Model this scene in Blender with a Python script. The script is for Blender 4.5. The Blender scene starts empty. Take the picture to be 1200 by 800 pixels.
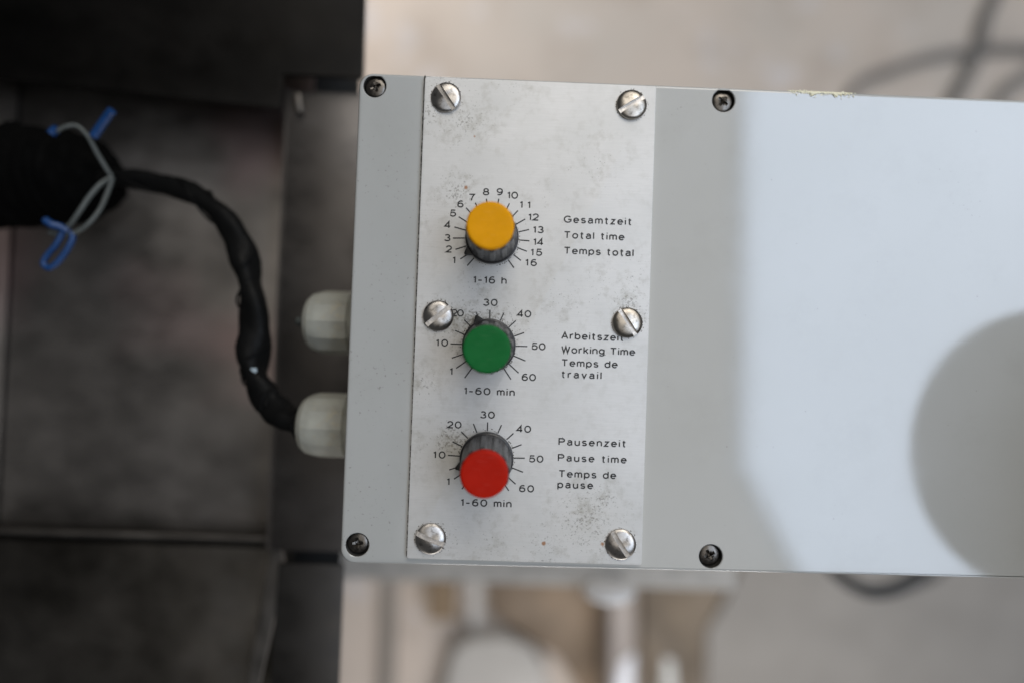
import bpy, bmesh, math, random
from mathutils import Vector, Matrix, noise
random.seed(7)
S = bpy.context.scene
C = S.collection
MM = 0.001

# ------------------------------------------------------------------ camera
F_PX = 700.0
def rot(a, b, c):
    return Matrix.Rotation(c, 3, 'Z') @ Matrix.Rotation(b, 3, 'Y') @ Matrix.Rotation(a, 3, 'X')
RW = rot(math.radians(-1.0814), math.radians(0.7791), math.radians(-2.0177))   # world -> camera
CAM = Vector((40.634, -76.926, 175.0)) * MM
cam_d = bpy.data.cameras.new('camera')
cam = bpy.data.objects.new('camera', cam_d); C.objects.link(cam)
cam.matrix_world = Matrix.Translation(CAM) @ RW.transposed().to_4x4()
cam_d.sensor_width = 36.0
cam_d.lens = F_PX * 36.0 / 1200.0
cam_d.clip_start = 0.005; cam_d.clip_end = 20
cam_d.dof.use_dof = True
cam_d.dof.focus_distance = 0.1708
cam_d.dof.aperture_fstop = cam_d.lens / 8.5
S.camera = cam

# ------------------------------------------------------------------ world, lamps, exposure
w = bpy.data.worlds.new('World'); S.world = w; w.use_nodes = True
w.node_tree.nodes['Background'].inputs[0].default_value = (0.95, 0.97, 1.0, 1)
w.node_tree.nodes['Background'].inputs[1].default_value = 0.07
S.view_settings.view_transform = 'Standard'
S.view_settings.look = 'None'
S.view_settings.gamma = 1.0
S.view_settings.exposure = 0.0
PANE_STRENGTH = 5.1

def area(name, loc, target, size, power, color, sy=None):
    d = bpy.data.lights.new(name, 'AREA'); d.energy = power; d.color = color
    d.shape = 'RECTANGLE'; d.size = size; d.size_y = sy or size
    o = bpy.data.objects.new(name, d); C.objects.link(o)
    o.location = loc
    o.rotation_euler = (Vector(target) - Vector(loc)).to_track_quat('-Z', 'Y').to_euler()
    return o
# unseen fill lamps added: beyond the top edge, overhead, and low over the floor
area('upper_fill_light', (0.35, 1.15, 0.95), (0.08, -0.03, 0), 1.0, 10.5, (1.0, 0.95, 0.87), 0.8)
area('overhead_fill_light', (1.05, 0.5, 1.50), (1.05, 0.5, 0), 2.5, 20.0, (1.0, 0.95, 0.88), 2.5)
area('floor_fill_light', (-0.26, 0.68, -0.34), (-0.15, 0.20, -0.75), 0.4, 2.9, (1.0, 0.94, 0.88), 0.4)
area('floor_fill_light_low', (0.2, -1.0, -0.12), (0.05, -0.3, -0.75), 0.6, 4.4, (1.0, 0.97, 0.94), 0.2)

# ------------------------------------------------------------------ helpers
def U(px, py, z=0.0):
    """point at height z (mm) seen at pixel px,py of the 1200x800 photograph -> metres"""
    d = RW.transposed() @ Vector(((px - 600) / F_PX, -(py - 400) / F_PX, -1.0))
    t = (z * MM - CAM.z) / d.z
    return CAM + d * t

def new_mat(name):
    m = bpy.data.materials.new(name); m.use_nodes = True
    nt = m.node_tree
    return m, nt, nt.nodes['Principled BSDF']
def N(nt, t, **kw):
    n = nt.nodes.new(t)
    for k, v in kw.items(): setattr(n, k, v)
    return n
def L(nt, a, b): nt.links.new(a, b)
def ramp(nt, src, stops):
    r = N(nt, 'ShaderNodeValToRGB'); L(nt, src, r.inputs[0])
    e = r.color_ramp.elements
    while len(e) < len(stops): e.new(0.5)
    for i, (p, c) in enumerate(stops):
        e[i].position = p
        e[i].color = (c, c, c, 1) if isinstance(c, (int, float)) else (*c, 1)
    return r.outputs[0]
def nz(nt, vec, scale, detail=3, rough=0.55, dim='3D'):
    n = N(nt, 'ShaderNodeTexNoise'); n.inputs['Scale'].default_value = scale
    n.inputs['Detail'].default_value = detail; n.inputs['Roughness'].default_value = rough
    if vec is not None: L(nt, vec, n.inputs['Vector'])
    return n.outputs['Fac']
def mth(nt, op, a, b=None, c=None, clamp=False):
    n = N(nt, 'ShaderNodeMath', operation=op, use_clamp=clamp)
    for i, v in enumerate((a, b, c)):
        if v is None: continue
        if isinstance(v, (int, float)): n.inputs[i].default_value = v
        else: L(nt, v, n.inputs[i])
    return n.outputs[0]
def mixc(nt, fac, a, b, mode='MIX'):
    n = N(nt, 'ShaderNodeMix', data_type='RGBA', blend_type=mode)
    for idx, v in ((0, fac), (6, a), (7, b)):
        if isinstance(v, (int, float)): n.inputs[idx].default_value = v
        elif isinstance(v, tuple): n.inputs[idx].default_value = (*v, 1)
        else: L(nt, v, n.inputs[idx])
    return n.outputs[2]
def geo_pos(nt):
    return N(nt, 'ShaderNodeTexCoord').outputs['Object']
def bump(nt, bsdf, h, strength, dist=0.0002):
    b = N(nt, 'ShaderNodeBump'); b.inputs['Strength'].default_value = strength
    b.inputs['Distance'].default_value = dist
    L(nt, h, b.inputs['Height']); L(nt, b.outputs[0], bsdf.inputs['Normal'])
def blob(nt, pos, p, r, soft=0.0):
    """1 at point p, fading to 0 at radius r (metres)"""
    d = N(nt, 'ShaderNodeVectorMath', operation='DISTANCE')
    L(nt, pos, d.inputs[0]); d.inputs[1].default_value = p
    return mth(nt, 'SUBTRACT', 1.0, mth(nt, 'DIVIDE', d.outputs['Value'], r), clamp=True)
def blobs(nt, pos, lst):
    out = None
    for (px, py, r, k) in lst:
        b = mth(nt, 'MULTIPLY', blob(nt, pos, U(px, py, 1.5), r * MM), k)
        out = b if out is None else mth(nt, 'MAXIMUM', out, b)
    return out

def simple(name, col, rough=0.5, metal=0.0, var=0.0, vscale=300, bmp=0.0, bscale=800, coat=0.0, dirt=None):
    m, nt, b = new_mat(name)
    pos = geo_pos(nt)
    b.inputs['Roughness'].default_value = rough
    b.inputs['Metallic'].default_value = metal
    b.inputs['Coat Weight'].default_value = coat
    if var:
        f = ramp(nt, nz(nt, pos, vscale), [(0.3, 1 - var), (0.7, 1.0)])
        c = mixc(nt, 1.0, tuple(col), f, 'MULTIPLY')
        if dirt:
            d = ramp(nt, nz(nt, pos, vscale * 2.3, 5, 0.7), [(0.56, 0), (0.70, 1)])
            c = mixc(nt, d, c, dirt)
        L(nt, c, b.inputs['Base Color'])
        L(nt, ramp(nt, nz(nt, pos, vscale * 1.7), [(0.3, rough * 0.8), (0.7, min(1, rough * 1.25))]), b.inputs['Roughness'])
    else:
        b.inputs['Base Color'].default_value = (*col, 1)
    if bmp: bump(nt, b, nz(nt, pos, bscale, 4), bmp)
    return m

# materials ---------------------------------------------------------
def lid_material():
    m, nt, b = new_mat('grey_plastic')
    pos = geo_pos(nt)
    base = (0.42, 0.425, 0.415)
    c = mixc(nt, ramp(nt, nz(nt, pos, 25, 4), [(0.35, 0), (0.7, 0.6)]), base, (0.385, 0.39, 0.375))
    # fine black specks, more of them near the left end
    left = blobs(nt, pos, [(450, 200, 30, 1), (445, 330, 30, .9), (440, 440, 34, 1), (435, 590, 26, 1), (800, 140, 14, .8), (1140, 240, 14, .7), (1160, 330, 12, .5)])
    sp = nz(nt, pos, 900, 2, 0.5)
    th = mth(nt, 'MULTIPLY_ADD', left, -0.135, 0.765)
    speck = mth(nt, 'MULTIPLY', mth(nt, 'SUBTRACT', sp, th), 22, clamp=True)
    c = mixc(nt, mth(nt, 'MULTIPLY', speck, 0.5), c, (0.17, 0.165, 0.145))
    sm = mth(nt, 'MULTIPLY', mth(nt, 'MULTIPLY', mth(nt, 'SUBTRACT', nz(nt, pos, 330, 5, 0.7), 0.60), 7, clamp=True), mth(nt, 'MULTIPLY', left, 0.35))
    c = mixc(nt, sm, c, (0.24, 0.23, 0.18))
    wide = mth(nt, 'MULTIPLY', mth(nt, 'SUBTRACT', nz(nt, pos, 750, 2), 0.745), 18, clamp=True)
    c = mixc(nt, mth(nt, 'MULTIPLY', wide, 0.6), c, (0.15, 0.14, 0.12))
    c = mixc(nt, mth(nt, 'MULTIPLY', mth(nt, 'SUBTRACT', nz(nt, pos, 38, 6, 0.7), 0.52), 1.1, clamp=True), c, (0.33, 0.33, 0.31))
    L(nt, c, b.inputs['Base Color'])
    # faint wipe marks and hairline scratches
    rg = ramp(nt, nz(nt, pos, 45, 6, 0.65), [(0.3, 0.05), (0.7, 0.10)])
    mp = N(nt, 'ShaderNodeMapping'); mp.inputs['Rotation'].default_value = (0, 0, 0.5); mp.inputs['Scale'].default_value = (1, 30, 1); L(nt, pos, mp.inputs['Vector'])
    scr = mth(nt, 'MULTIPLY', mth(nt, 'SUBTRACT', nz(nt, mp.outputs[0], 55, 2), 0.70), 12, clamp=True)
    rg = mth(nt, 'ADD', rg, mth(nt, 'MULTIPLY', scr, 0.15))
    L(nt, rg, b.inputs['Roughness'])
    b.inputs['IOR'].default_value = 1.72
    bump(nt, b, nz(nt, pos, 700, 2), 0.02, 0.0001)
    return m
M_LID = lid_material()

def plate_material():
    m, nt, b = new_mat('satin_aluminium')
    pos = geo_pos(nt)
    mp = N(nt, 'ShaderNodeMapping'); mp.inputs['Scale'].default_value = (1.0, 16.0, 1.0)
    L(nt, pos, mp.inputs['Vector'])
    brush = nz(nt, mp.outputs[0], 160, 4, 0.65)
    c = mixc(nt, ramp(nt, brush, [(0.3, 0), (0.7, 1)]), (0.595, 0.585, 0.57), (0.65, 0.64, 0.625))
    c = mixc(nt, ramp(nt, nz(nt, pos, 45, 5, 0.6), [(0.40, 0), (0.72, 0.55)]), c, (0.50, 0.50, 0.485))
    # zones where grime gathered
    zone = blobs(nt, pos, [(535, 225, 11, .85), (545, 140, 15, .75), (502, 130, 12, .8), (530, 375, 13, .95), (580, 384, 13, 1.15), (552, 375, 9, 1.2),
                           (545, 405, 9, .9), (532, 513, 8, 1.2), (525, 520, 7, 1.1), (690, 610, 18, .9), (706, 585, 8, .9), (700, 335, 12, .55),
                           (735, 358, 7, 1.1), (750, 372, 7, .9), (497, 450, 10, .65), (500, 250, 9, .5), (640, 240, 16, .35), (575, 650, 20, .5),
                           (740, 330, 13, .6), (660, 355, 14, .55), (700, 190, 16, .4), (520, 635, 9, .8), (560, 335, 12, .6), (500, 520, 12, .5), (640, 645, 18, .6), (520, 95, 12, .8), (600, 92, 14, .5)])
    th = mth(nt, 'MULTIPLY_ADD', zone, -0.24, 0.725)
    sp = nz(nt, pos, 1600, 3, 0.66)
    speck = mth(nt, 'MULTIPLY', mth(nt, 'SUBTRACT', sp, th), 14, clamp=True)
    c = mixc(nt, mth(nt, 'MULTIPLY', speck, 0.60), c, (0.12, 0.11, 0.09))
    bl = mth(nt, 'MULTIPLY', mth(nt, 'SUBTRACT', nz(nt, pos, 620, 4, 0.7), mth(nt, 'MULTIPLY_ADD', zone, -0.17, 0.735)), 9, clamp=True)
    c = mixc(nt, mth(nt, 'MULTIPLY', bl, 0.5), c, (0.17, 0.155, 0.12))
    sm = mth(nt, 'MULTIPLY', mth(nt, 'MULTIPLY', mth(nt, 'SUBTRACT', nz(nt, pos, 260, 5, 0.7), 0.50), 5, clamp=True), mth(nt, 'MULTIPLY_ADD', zone, 0.65, 0.16))
    c = mixc(nt, sm, c, (0.27, 0.25, 0.20))
    ringn = mth(nt, 'MULTIPLY', nz(nt, pos, 500, 3), 0.9)
    yel = mth(nt, 'MULTIPLY', mth(nt, 'MULTIPLY', blobs(nt, pos, [(530, 524, 6, 1), (690, 612, 16, .45), (560, 655, 24, .35)]), ringn), 0.55, clamp=True)
    c = mixc(nt, yel, c, (0.30, 0.24, 0.12))
    rust = mth(nt, 'MULTIPLY', mth(nt, 'SUBTRACT', mth(nt, 'ADD', blobs(nt, pos, [(546, 220, 1.3, 1), (637, 636, 1.5, 1), (556, 160, 1.0, .8), (706, 637, 1.5, .9)]), mth(nt, 'MULTIPLY', sp, 0.5)), 0.72), 4, clamp=True)
    c = mixc(nt, mth(nt, 'MULTIPLY', rust, 0.85), c, (0.30, 0.12, 0.03))
    L(nt, c, b.inputs['Base Color'])
    b.inputs['Metallic'].default_value = 0.12
    L(nt, ramp(nt, brush, [(0.3, 0.46), (0.7, 0.56)]), b.inputs['Roughness'])
    h = mth(nt, 'ADD', mth(nt, 'MULTIPLY', brush, 0.6), mth(nt, 'MULTIPLY', nz(nt, pos, 120, 3), 0.6))
    bump(nt, b, h, 0.10, 0.0001)
    return m
M_PLATE = plate_material()

def screw_material(name, col, rough, aniso):
    m, nt, b = new_mat(name)
    pos = geo_pos(nt)
    d = ramp(nt, nz(nt, pos, 700, 5, 0.7), [(0.52, 0), (0.72, 0.75)])
    # turning rings
    L(nt, mixc(nt, d, col, (0.10, 0.085, 0.07)), b.inputs['Base Color'])
    b.inputs['Metallic'].default_value = 1.0
    L(nt, ramp(nt, nz(nt, pos, 500, 4), [(0.35, rough), (0.75, rough + 0.2)]), b.inputs['Roughness'])
    b.inputs['Anisotropic'].default_value = aniso
    t = N(nt, 'ShaderNodeTangent', direction_type='RADIAL', axis='Z'); L(nt, t.outputs[0], b.inputs['Tangent'])
    return m
M_SCREW = screw_material('turned_steel', (0.50, 0.475, 0.45), 0.30, 0.85)
M_SCREW_WARM = screw_material('stained_turned_steel', (0.47, 0.435, 0.39), 0.30, 0.85)
M_DSCREW = simple('dark_screw_steel', (0.17, 0.155, 0.14), 0.33, 1.0, 0.5, 900, 0.2, 1500)
M_HOLE = simple('dark_screw_well', (0.075, 0.072, 0.066), 0.55, 0, 0.5, 900)  # well walls and bottom coloured darker than the lid
M_PRINT = simple('black_print', (0.010, 0.010, 0.011), 0.5)
M_YEL = simple('yellow_plastic', (0.74, 0.32, 0.001), 0.62, 0, 0.08, 300, 0.03, 500)
M_GRN = simple('green_plastic', (0.007, 0.125, 0.028), 0.62, 0, 0.12, 300, 0.03, 500)
M_RED = simple('red_plastic', (0.40, 0.009, 0.001), 0.62, 0, 0.1, 300, 0.03, 500)
M_KNOB = simple('dark_grey_knob_plastic', (0.026, 0.025, 0.027), 0.34, 0, 0.35, 700, 0.1, 900, dirt=(0.075, 0.07, 0.065))
for _m in (M_YEL, M_GRN, M_RED):
    _nt = _m.node_tree; _b = _nt.nodes['Principled BSDF']
    _p = geo_pos(_nt)
    _mp = N(_nt, 'ShaderNodeMapping'); _mp.inputs['Rotation'].default_value = (0, 0, 0.9); _mp.inputs['Scale'].default_value = (1, 14, 1); L(_nt, _p, _mp.inputs['Vector'])
    _s = mth(_nt, 'MULTIPLY', mth(_nt, 'SUBTRACT', nz(_nt, _mp.outputs[0], 260, 3), 0.64), 5, clamp=True)
    _src = _b.inputs['Base Color'].links[0].from_socket
    _g = ramp(_nt, nz(_nt, _p, 900, 4, .7), [(0.66, 0), (0.74, 0.5)])
    _c = mixc(_nt, mth(_nt, 'MULTIPLY', _s, 0.12), _src, (0.55, 0.5, 0.45))
    _c = mixc(_nt, _g, _c, (0.06, 0.045, 0.03))
    L(_nt, _c, _b.inputs['Base Color'])
for _m in (M_YEL, M_GRN, M_RED): _m.node_tree.nodes['Principled BSDF'].inputs['Specular IOR Level'].default_value = 0.14
M_BLK = simple('black_pointer_plastic', (0.012, 0.012, 0.012), 0.45)
M_BODY = simple('grey_box_plastic', (0.40, 0.41, 0.40), 0.4, 0, 0.15, 60, 0.05, 500)
M_GLAND = simple('off_white_plastic', (0.37, 0.37, 0.325), 0.45, 0, 0.25, 160, 0.08, 600, dirt=(0.36, 0.33, 0.25))
M_CABLE = simple('black_tape', (0.006, 0.006, 0.006), 0.42, 0, 0.3, 200, 0.5, 350)
M_BOOT = simple('black_rubber', (0.001, 0.001, 0.001), 0.95, 0, 0.3, 150, 0.5, 250)
for _m in (M_CABLE, M_BOOT): _m.node_tree.nodes['Principled BSDF'].inputs['Specular IOR Level'].default_value = 0.06
M_BLUE = simple('blue_plastic', (0.003, 0.04, 0.15), 0.4, 0, 0.2, 300)
M_WIRE = simple('grey_wire_sheath', (0.07, 0.08, 0.078), 0.5, 0, 0.2, 300)
M_RAIL = simple('grey_painted_steel', (0.52, 0.50, 0.47), 0.5, 0, 0.3, 60, 0.1, 300)
M_WHITE = simple('white_plastic', (0.85, 0.85, 0.86), 0.35, 0, 0.03, 100)
M_RESIDUE = simple('crumbly_yellow_residue', (0.86, 0.83, 0.64), 0.85, 0, 0.2, 900, 0.3, 1500, dirt=(0.55, 0.46, 0.22))

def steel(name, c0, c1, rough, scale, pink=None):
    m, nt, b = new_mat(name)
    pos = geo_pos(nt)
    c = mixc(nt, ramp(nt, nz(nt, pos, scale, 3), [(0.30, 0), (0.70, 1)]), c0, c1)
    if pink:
        c = mixc(nt, ramp(nt, nz(nt, pos, scale * 0.7, 2), [(0.50, 0), (0.64, 0.8)]), c, pink)  # pink patches put warm reflections into the base colour
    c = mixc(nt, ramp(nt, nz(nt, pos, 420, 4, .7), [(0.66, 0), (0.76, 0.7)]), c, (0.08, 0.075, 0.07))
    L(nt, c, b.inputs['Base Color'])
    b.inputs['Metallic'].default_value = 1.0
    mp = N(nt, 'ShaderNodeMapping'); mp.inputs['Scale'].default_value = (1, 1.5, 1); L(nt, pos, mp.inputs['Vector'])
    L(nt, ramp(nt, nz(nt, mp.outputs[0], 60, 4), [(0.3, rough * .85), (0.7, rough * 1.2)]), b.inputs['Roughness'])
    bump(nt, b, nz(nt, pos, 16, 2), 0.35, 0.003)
    return m
M_ST_BACK = steel('stained_steel_with_reflections', (0.10, 0.094, 0.087), (0.38, 0.35, 0.325), 0.48, 15, (0.34, 0.25, 0.24))  # stains, plus warm reflections painted as pale and pink mottling
M_ST_STRIP = steel('satin_stainless_steel', (0.10, 0.091, 0.085), (0.13, 0.122, 0.118), 0.5, 18)
M_ST_DARK = steel('shade_toned_steel', (0.012, 0.0115, 0.011), (0.024, 0.0225, 0.021), 0.40, 20)  # dark mirrored surroundings put into a near-black base colour
M_ST_LOW = steel('mottled_shade_toned_steel', (0.025, 0.023, 0.020), (0.095, 0.088, 0.080), 0.40, 22)  # same stainless, its dark reflections put into the base colour
M_ST_FOLD = steel('fold_highlight_steel', (0.26, 0.245, 0.23), (0.42, 0.40, 0.38), 0.6, 30)  # bright reflection on the fold put into a lighter base colour
M_GAP = simple('near_black_gap', (0.008, 0.008, 0.008), 0.8)  # near-black backing seen through the seams

# mesh builder ------------------------------------------------------
class MB:
    def __init__(s): s.bm = bmesh.new()
    def box(s, a, b, bev=0.0):
        a = Vector(a); b = Vector(b)
        r = bmesh.ops.create_cube(s.bm, size=1)
        for v in r['verts']:
            v.co = Vector(((a.x + b.x) / 2 + v.co.x * (b.x - a.x), (a.y + b.y) / 2 + v.co.y * (b.y - a.y), (a.z + b.z) / 2 + v.co.z * (b.z - a.z)))
        if bev:
            es = list({e for v in r['verts'] for e in v.link_edges})
            bmesh.ops.bevel(s.bm, geom=es, offset=bev, segments=3, profile=0.5, affect='EDGES')
        return s
    def rings(s, rings, close0=True, close1=True):
        rr = [[s.bm.verts.new(p) for p in r] for r in rings]
        n = len(rr[0])
        for a, b in zip(rr, rr[1:]):
            for i in range(n):
                s.bm.faces.new((a[i], a[(i + 1) % n], b[(i + 1) % n], b[i]))
        if close0: s.bm.faces.new(list(reversed(rr[0])))
        if close1: s.bm.faces.new(rr[-1])
        return s
    def lathe(s, prof, n=48, flute=None, close0=True, close1=True):
        """prof: (r, z[, flute depth]) ; axis +Z"""
        rings = []
        for q in prof:
            r, z = q[0], q[1]; fd = q[2] if len(q) > 2 else 0
            ring = []
            for i in range(n):
                a = 2 * math.pi * i / n
                rr = r - fd * (flute(a) if flute else 0)
                ring.append(Vector((rr * math.cos(a), rr * math.sin(a), z)))
            rings.append(ring)
        return s.rings(rings, close0, close1)
    def tube(s, pts, rad, n=14, twist=0.0, flat=0.0):
        pts = [Vector(p) for p in pts]
        rings = []; up = Vector((0, 0, 1))
        for i, p in enumerate(pts):
            t = (pts[min(i + 1, len(pts) - 1)] - pts[max(i - 1, 0)]).normalized()
            x = up.cross(t)
            if x.length < 1e-4: x = Vector((1, 0, 0)).cross(t)
            x.normalize(); y = t.cross(x)
            r = rad(i / (len(pts) - 1)) if callable(rad) else rad
            ring = []
            for k in range(n):
                a = 2 * math.pi * k / n
                q = r * (1 + flat * math.cos(2 * (a + twist * i)))
                ring.append(p + x * (q * math.cos(a)) + y * (q * math.sin(a)))
            rings.append(ring)
        return s.rings(rings)
    def prism(s, poly, z0, z1):
        lo = [Vector((p[0], p[1], z0)) for p in poly]; hi = [Vector((p[0], p[1], z1)) for p in poly]
        return s.rings([lo, hi])
    def build(s, name, mat, parent=None, smooth=True, angle=35, bevel=0, loc=None):
        bmesh.ops.recalc_face_normals(s.bm, faces=s.bm.faces)
        if bevel:
            es = [e for e in s.bm.edges if len(e.link_faces) == 2 and e.calc_face_angle(0) > math.radians(30)]
            bmesh.ops.bevel(s.bm, geom=es, offset=bevel, segments=2, profile=0.5, affect='EDGES', clamp_overlap=True)
        me = bpy.data.meshes.new(name); s.bm.to_mesh(me); s.bm.free()
        me.materials.append(mat)
        if smooth:
            me.shade_smooth()
            me.set_sharp_from_angle(angle=math.radians(angle))
        o = bpy.data.objects.new(name, me); C.objects.link(o)
        if parent is not None: o.parent = parent
        if loc is not None: o.location = loc
        return o
def spline(pts, n=8):
    pts = [Vector(p) for p in pts]; out = []
    for i in range(len(pts) - 1):
        p0 = pts[max(i - 1, 0)]; p1 = pts[i]; p2 = pts[i + 1]; p3 = pts[min(i + 2, len(pts) - 1)]
        for k in range(n):
            t = k / n
            out.append(0.5 * ((2 * p1) + (p2 - p0) * t + (2 * p0 - 5 * p1 + 4 * p2 - p3) * t * t + (3 * p1 - p0 - 3 * p2 + p3) * t ** 3))
    out.append(pts[-1]); return out
def tag(o, label=None, cat=None, group=None, kind=None):
    if label: o['label'] = label
    if cat: o['category'] = cat
    if group: o['group'] = group
    if kind: o['kind'] = kind
    return o
def empty(name, loc=(0, 0, 0)):
    o = bpy.data.objects.new(name, None); C.objects.link(o); o.location = loc
    o.empty_display_size = 0.01
    return o

# ------------------------------------------------------------------ the setting: workshop floor
FZ = -750.0
def floor_material():
    m, nt, b = new_mat('dusty_concrete')
    pos = geo_pos(nt)
    c = mixc(nt, ramp(nt, nz(nt, pos, 3.0, 4), [(0.35, 0), (0.68, 1)]), (0.50, 0.43, 0.375), (0.42, 0.385, 0.35))
    c = mixc(nt, ramp(nt, nz(nt, pos, 9, 5, .6), [(0.5, 0), (0.7, 0.6)]), c, (0.33, 0.28, 0.24))
    c = mixc(nt, ramp(nt, nz(nt, pos, 14, 2), [(0.62, 0), (0.7, 0.5)]), c, (0.50, 0.50, 0.53))
    L(nt, c, b.inputs['Base Color']); b.inputs['Roughness'].default_value = 0.85
    bump(nt, b, nz(nt, pos, 60, 5), 0.3, 0.004)
    return m
fb = MB(); fb.box((-2.5, -2.5, FZ * MM - 0.05), (3, 2.5, FZ * MM))
tag(fb.build('floor', floor_material(), smooth=False), kind='structure')

# ------------------------------------------------------------------ steel machine housing on the left
FACE = -60.0
hx = U(414, 380, FACE).x            # its right edge
housing = empty('machine_housing', (-0.15, -0.1, FZ * MM))
tag(housing, 'stainless steel machine housing with a recessed panel, left of the grey control box', 'machine')
def hpart(mb, name, mat, bevel=0.0, label=None):
    o = mb.build(name, mat, None, True, 30, bevel)
    o.parent = housing; o.matrix_parent_inverse = Matrix.Translation(-Vector(housing.location))
    if label: o['label'] = label
    return o
yt = U(380, 97, FACE).y; yb = U(370, 655, FACE).y
xl = -0.40
def taper(z): return CAM.x + (hx - CAM.x) * (CAM.z - z) / (CAM.z - FACE * MM) - 0.001
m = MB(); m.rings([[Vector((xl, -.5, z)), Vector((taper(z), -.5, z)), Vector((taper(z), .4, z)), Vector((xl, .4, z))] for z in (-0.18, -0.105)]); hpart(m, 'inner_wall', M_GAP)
# upper sheet: leans slightly so that it mirrors the dark side of the room
def sheet(pts, th):
    """pts: outline (x,y,z metres) of the top face"""
    mb = MB(); top = [Vector(p) for p in pts]; low = [p - Vector((0, 0, th)) for p in top]
    mb.rings([low, top]); return mb
rx0 = U(343, 110, -72).x
recess_z = -96.0
ytL = U(0, 94, -80).y
def usz(y): return FACE * MM + (y - yt) * 0.06
def upt(px, py):
    p = U(px, py, FACE); p = U(px, py, usz(p.y) * 1000); return (p.x, p.y, usz(p.y))
a_ = upt(343, 128); b_ = upt(-60, 86)
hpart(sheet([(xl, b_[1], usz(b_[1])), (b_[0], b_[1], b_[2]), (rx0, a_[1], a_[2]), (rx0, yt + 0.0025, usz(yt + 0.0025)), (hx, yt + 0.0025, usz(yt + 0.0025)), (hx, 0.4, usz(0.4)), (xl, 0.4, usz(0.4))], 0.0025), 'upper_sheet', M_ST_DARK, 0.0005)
hpart(sheet([(rx0 + 0.001, yb + 0.0012, -0.0655), (hx - 0.0004, yb + 0.0012, -0.0655), (hx - 0.0004, yt - 0.0012, -0.0655), (rx0 + 0.001, yt - 0.0012, -0.0655)], 0.002), 'side_flange', M_ST_STRIP, 0.0006)
# recessed panel, with a fold line near its left side
rxp = U(340, 380, recess_z).x; ypt = U(170, 95, recess_z).y; ypb = U(170, 632, recess_z).y
xfold = U(9, 380, recess_z).x
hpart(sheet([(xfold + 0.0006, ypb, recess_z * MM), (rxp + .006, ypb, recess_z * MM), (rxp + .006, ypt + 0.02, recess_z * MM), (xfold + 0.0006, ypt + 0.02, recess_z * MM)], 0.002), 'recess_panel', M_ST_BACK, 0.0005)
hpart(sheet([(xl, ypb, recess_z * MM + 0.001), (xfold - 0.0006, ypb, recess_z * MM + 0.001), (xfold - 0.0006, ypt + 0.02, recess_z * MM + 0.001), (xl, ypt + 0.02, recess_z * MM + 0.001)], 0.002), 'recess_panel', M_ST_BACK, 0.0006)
# wall of the recess at its right
hpart(MB().box((rx0 - 0.0012, yb, recess_z * MM), (rx0 + 0.0005, yt, -0.0675)), 'recess_side', M_ST_STRIP)
# lower lip and lower sheet
ylip = U(170, 627, -84).y
lipx = U(328, 627, -84).x
m = MB(); m.tube([(xl, ylip, -0.084), ((xl + lipx) / 2, ylip, -0.084), (lipx, ylip, -0.084), (lipx + 0.0016, ylip - 0.0016, -0.0835)], 0.0013, 12)
hpart(m, 'folded_lip', simple('mottled_lip_steel', (0.22, 0.205, 0.19), 0.5, 1.0, 0.7, 25))  # lighter than the sheets, broken up by coarse noise
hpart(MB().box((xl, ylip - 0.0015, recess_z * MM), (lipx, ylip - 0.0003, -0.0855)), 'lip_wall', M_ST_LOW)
yl0 = ylip - 0.003
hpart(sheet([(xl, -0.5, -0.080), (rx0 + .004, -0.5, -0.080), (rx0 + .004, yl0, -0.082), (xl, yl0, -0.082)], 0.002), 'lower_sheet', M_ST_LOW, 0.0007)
q_ = [U(319, 640, -73), U(329, 640, -66), U(334, 668, -61.5), U(304, 800, -61.5), U(285, 830, -72), U(308, 690, -76)]
fb_ = MB(); fv = [fb_.bm.verts.new(p) for p in q_]; fb_.bm.faces.new((fv[0], fv[1], fv[2], fv[5])); fb_.bm.faces.new((fv[5], fv[2], fv[3], fv[4]))
r_ = bmesh.ops.extrude_face_region(fb_.bm, geom=fb_.bm.faces[:])
for v in r_['geom']:
    if isinstance(v, bmesh.types.BMVert): v.co.z -= 0.002
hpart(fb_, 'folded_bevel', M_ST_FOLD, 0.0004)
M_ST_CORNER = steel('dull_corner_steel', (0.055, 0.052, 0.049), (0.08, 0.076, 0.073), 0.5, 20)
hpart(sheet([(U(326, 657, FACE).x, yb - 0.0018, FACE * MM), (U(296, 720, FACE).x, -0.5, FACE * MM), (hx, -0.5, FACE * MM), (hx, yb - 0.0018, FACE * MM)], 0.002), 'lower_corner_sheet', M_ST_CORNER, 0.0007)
hpart(MB().tube([U(352, 131, -64), U(350, 122, -63), U(349, 112, -63.5)], 0.0014, 10), 'weld_bead', simple('weld_steel', (0.20, 0.18, 0.16), 0.5, 1.0, 0.3, 300))
for yy in (-0.48, 0.34): hpart(MB().box((xl, yy, -0.7495), (xl + .04, yy + 0.04, -0.18)), 'support_leg', M_ST_STRIP)

# ------------------------------------------------------------------ control box
box = empty('control_box', U(620, 380, -60))
tag(box, 'light grey plastic control box with an aluminium timer plate and three coloured knobs', 'control box')
def bpart(o, parent=None):
    o.parent = parent or box
    if parent is None: o.matrix_parent_inverse = Matrix.Translation(-Vector(box.location))
    return o
X0 = (U(418.5, 120).x + U(401.5, 600).x) / 2
X1 = U(1293, 380).x
Y1 = (U(460, 84.3).y + U(1150, 117.2).y) / 2
Y0 = (U(450, 658.5).y + U(1150, 673).y) / 2
def rrect(x0, y0, x1, y1, r, n=8):
    out = []
    for cx, cy, a0 in ((x1 - r, y0 + r, -90), (x1 - r, y1 - r, 0), (x0 + r, y1 - r, 90), (x0 + r, y0 + r, 180)):
        for k in range(n + 1):
            a = math.radians(a0 + 90 * k / n)
            out.append((cx + r * math.cos(a), cy + r * math.sin(a)))
    return out
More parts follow.
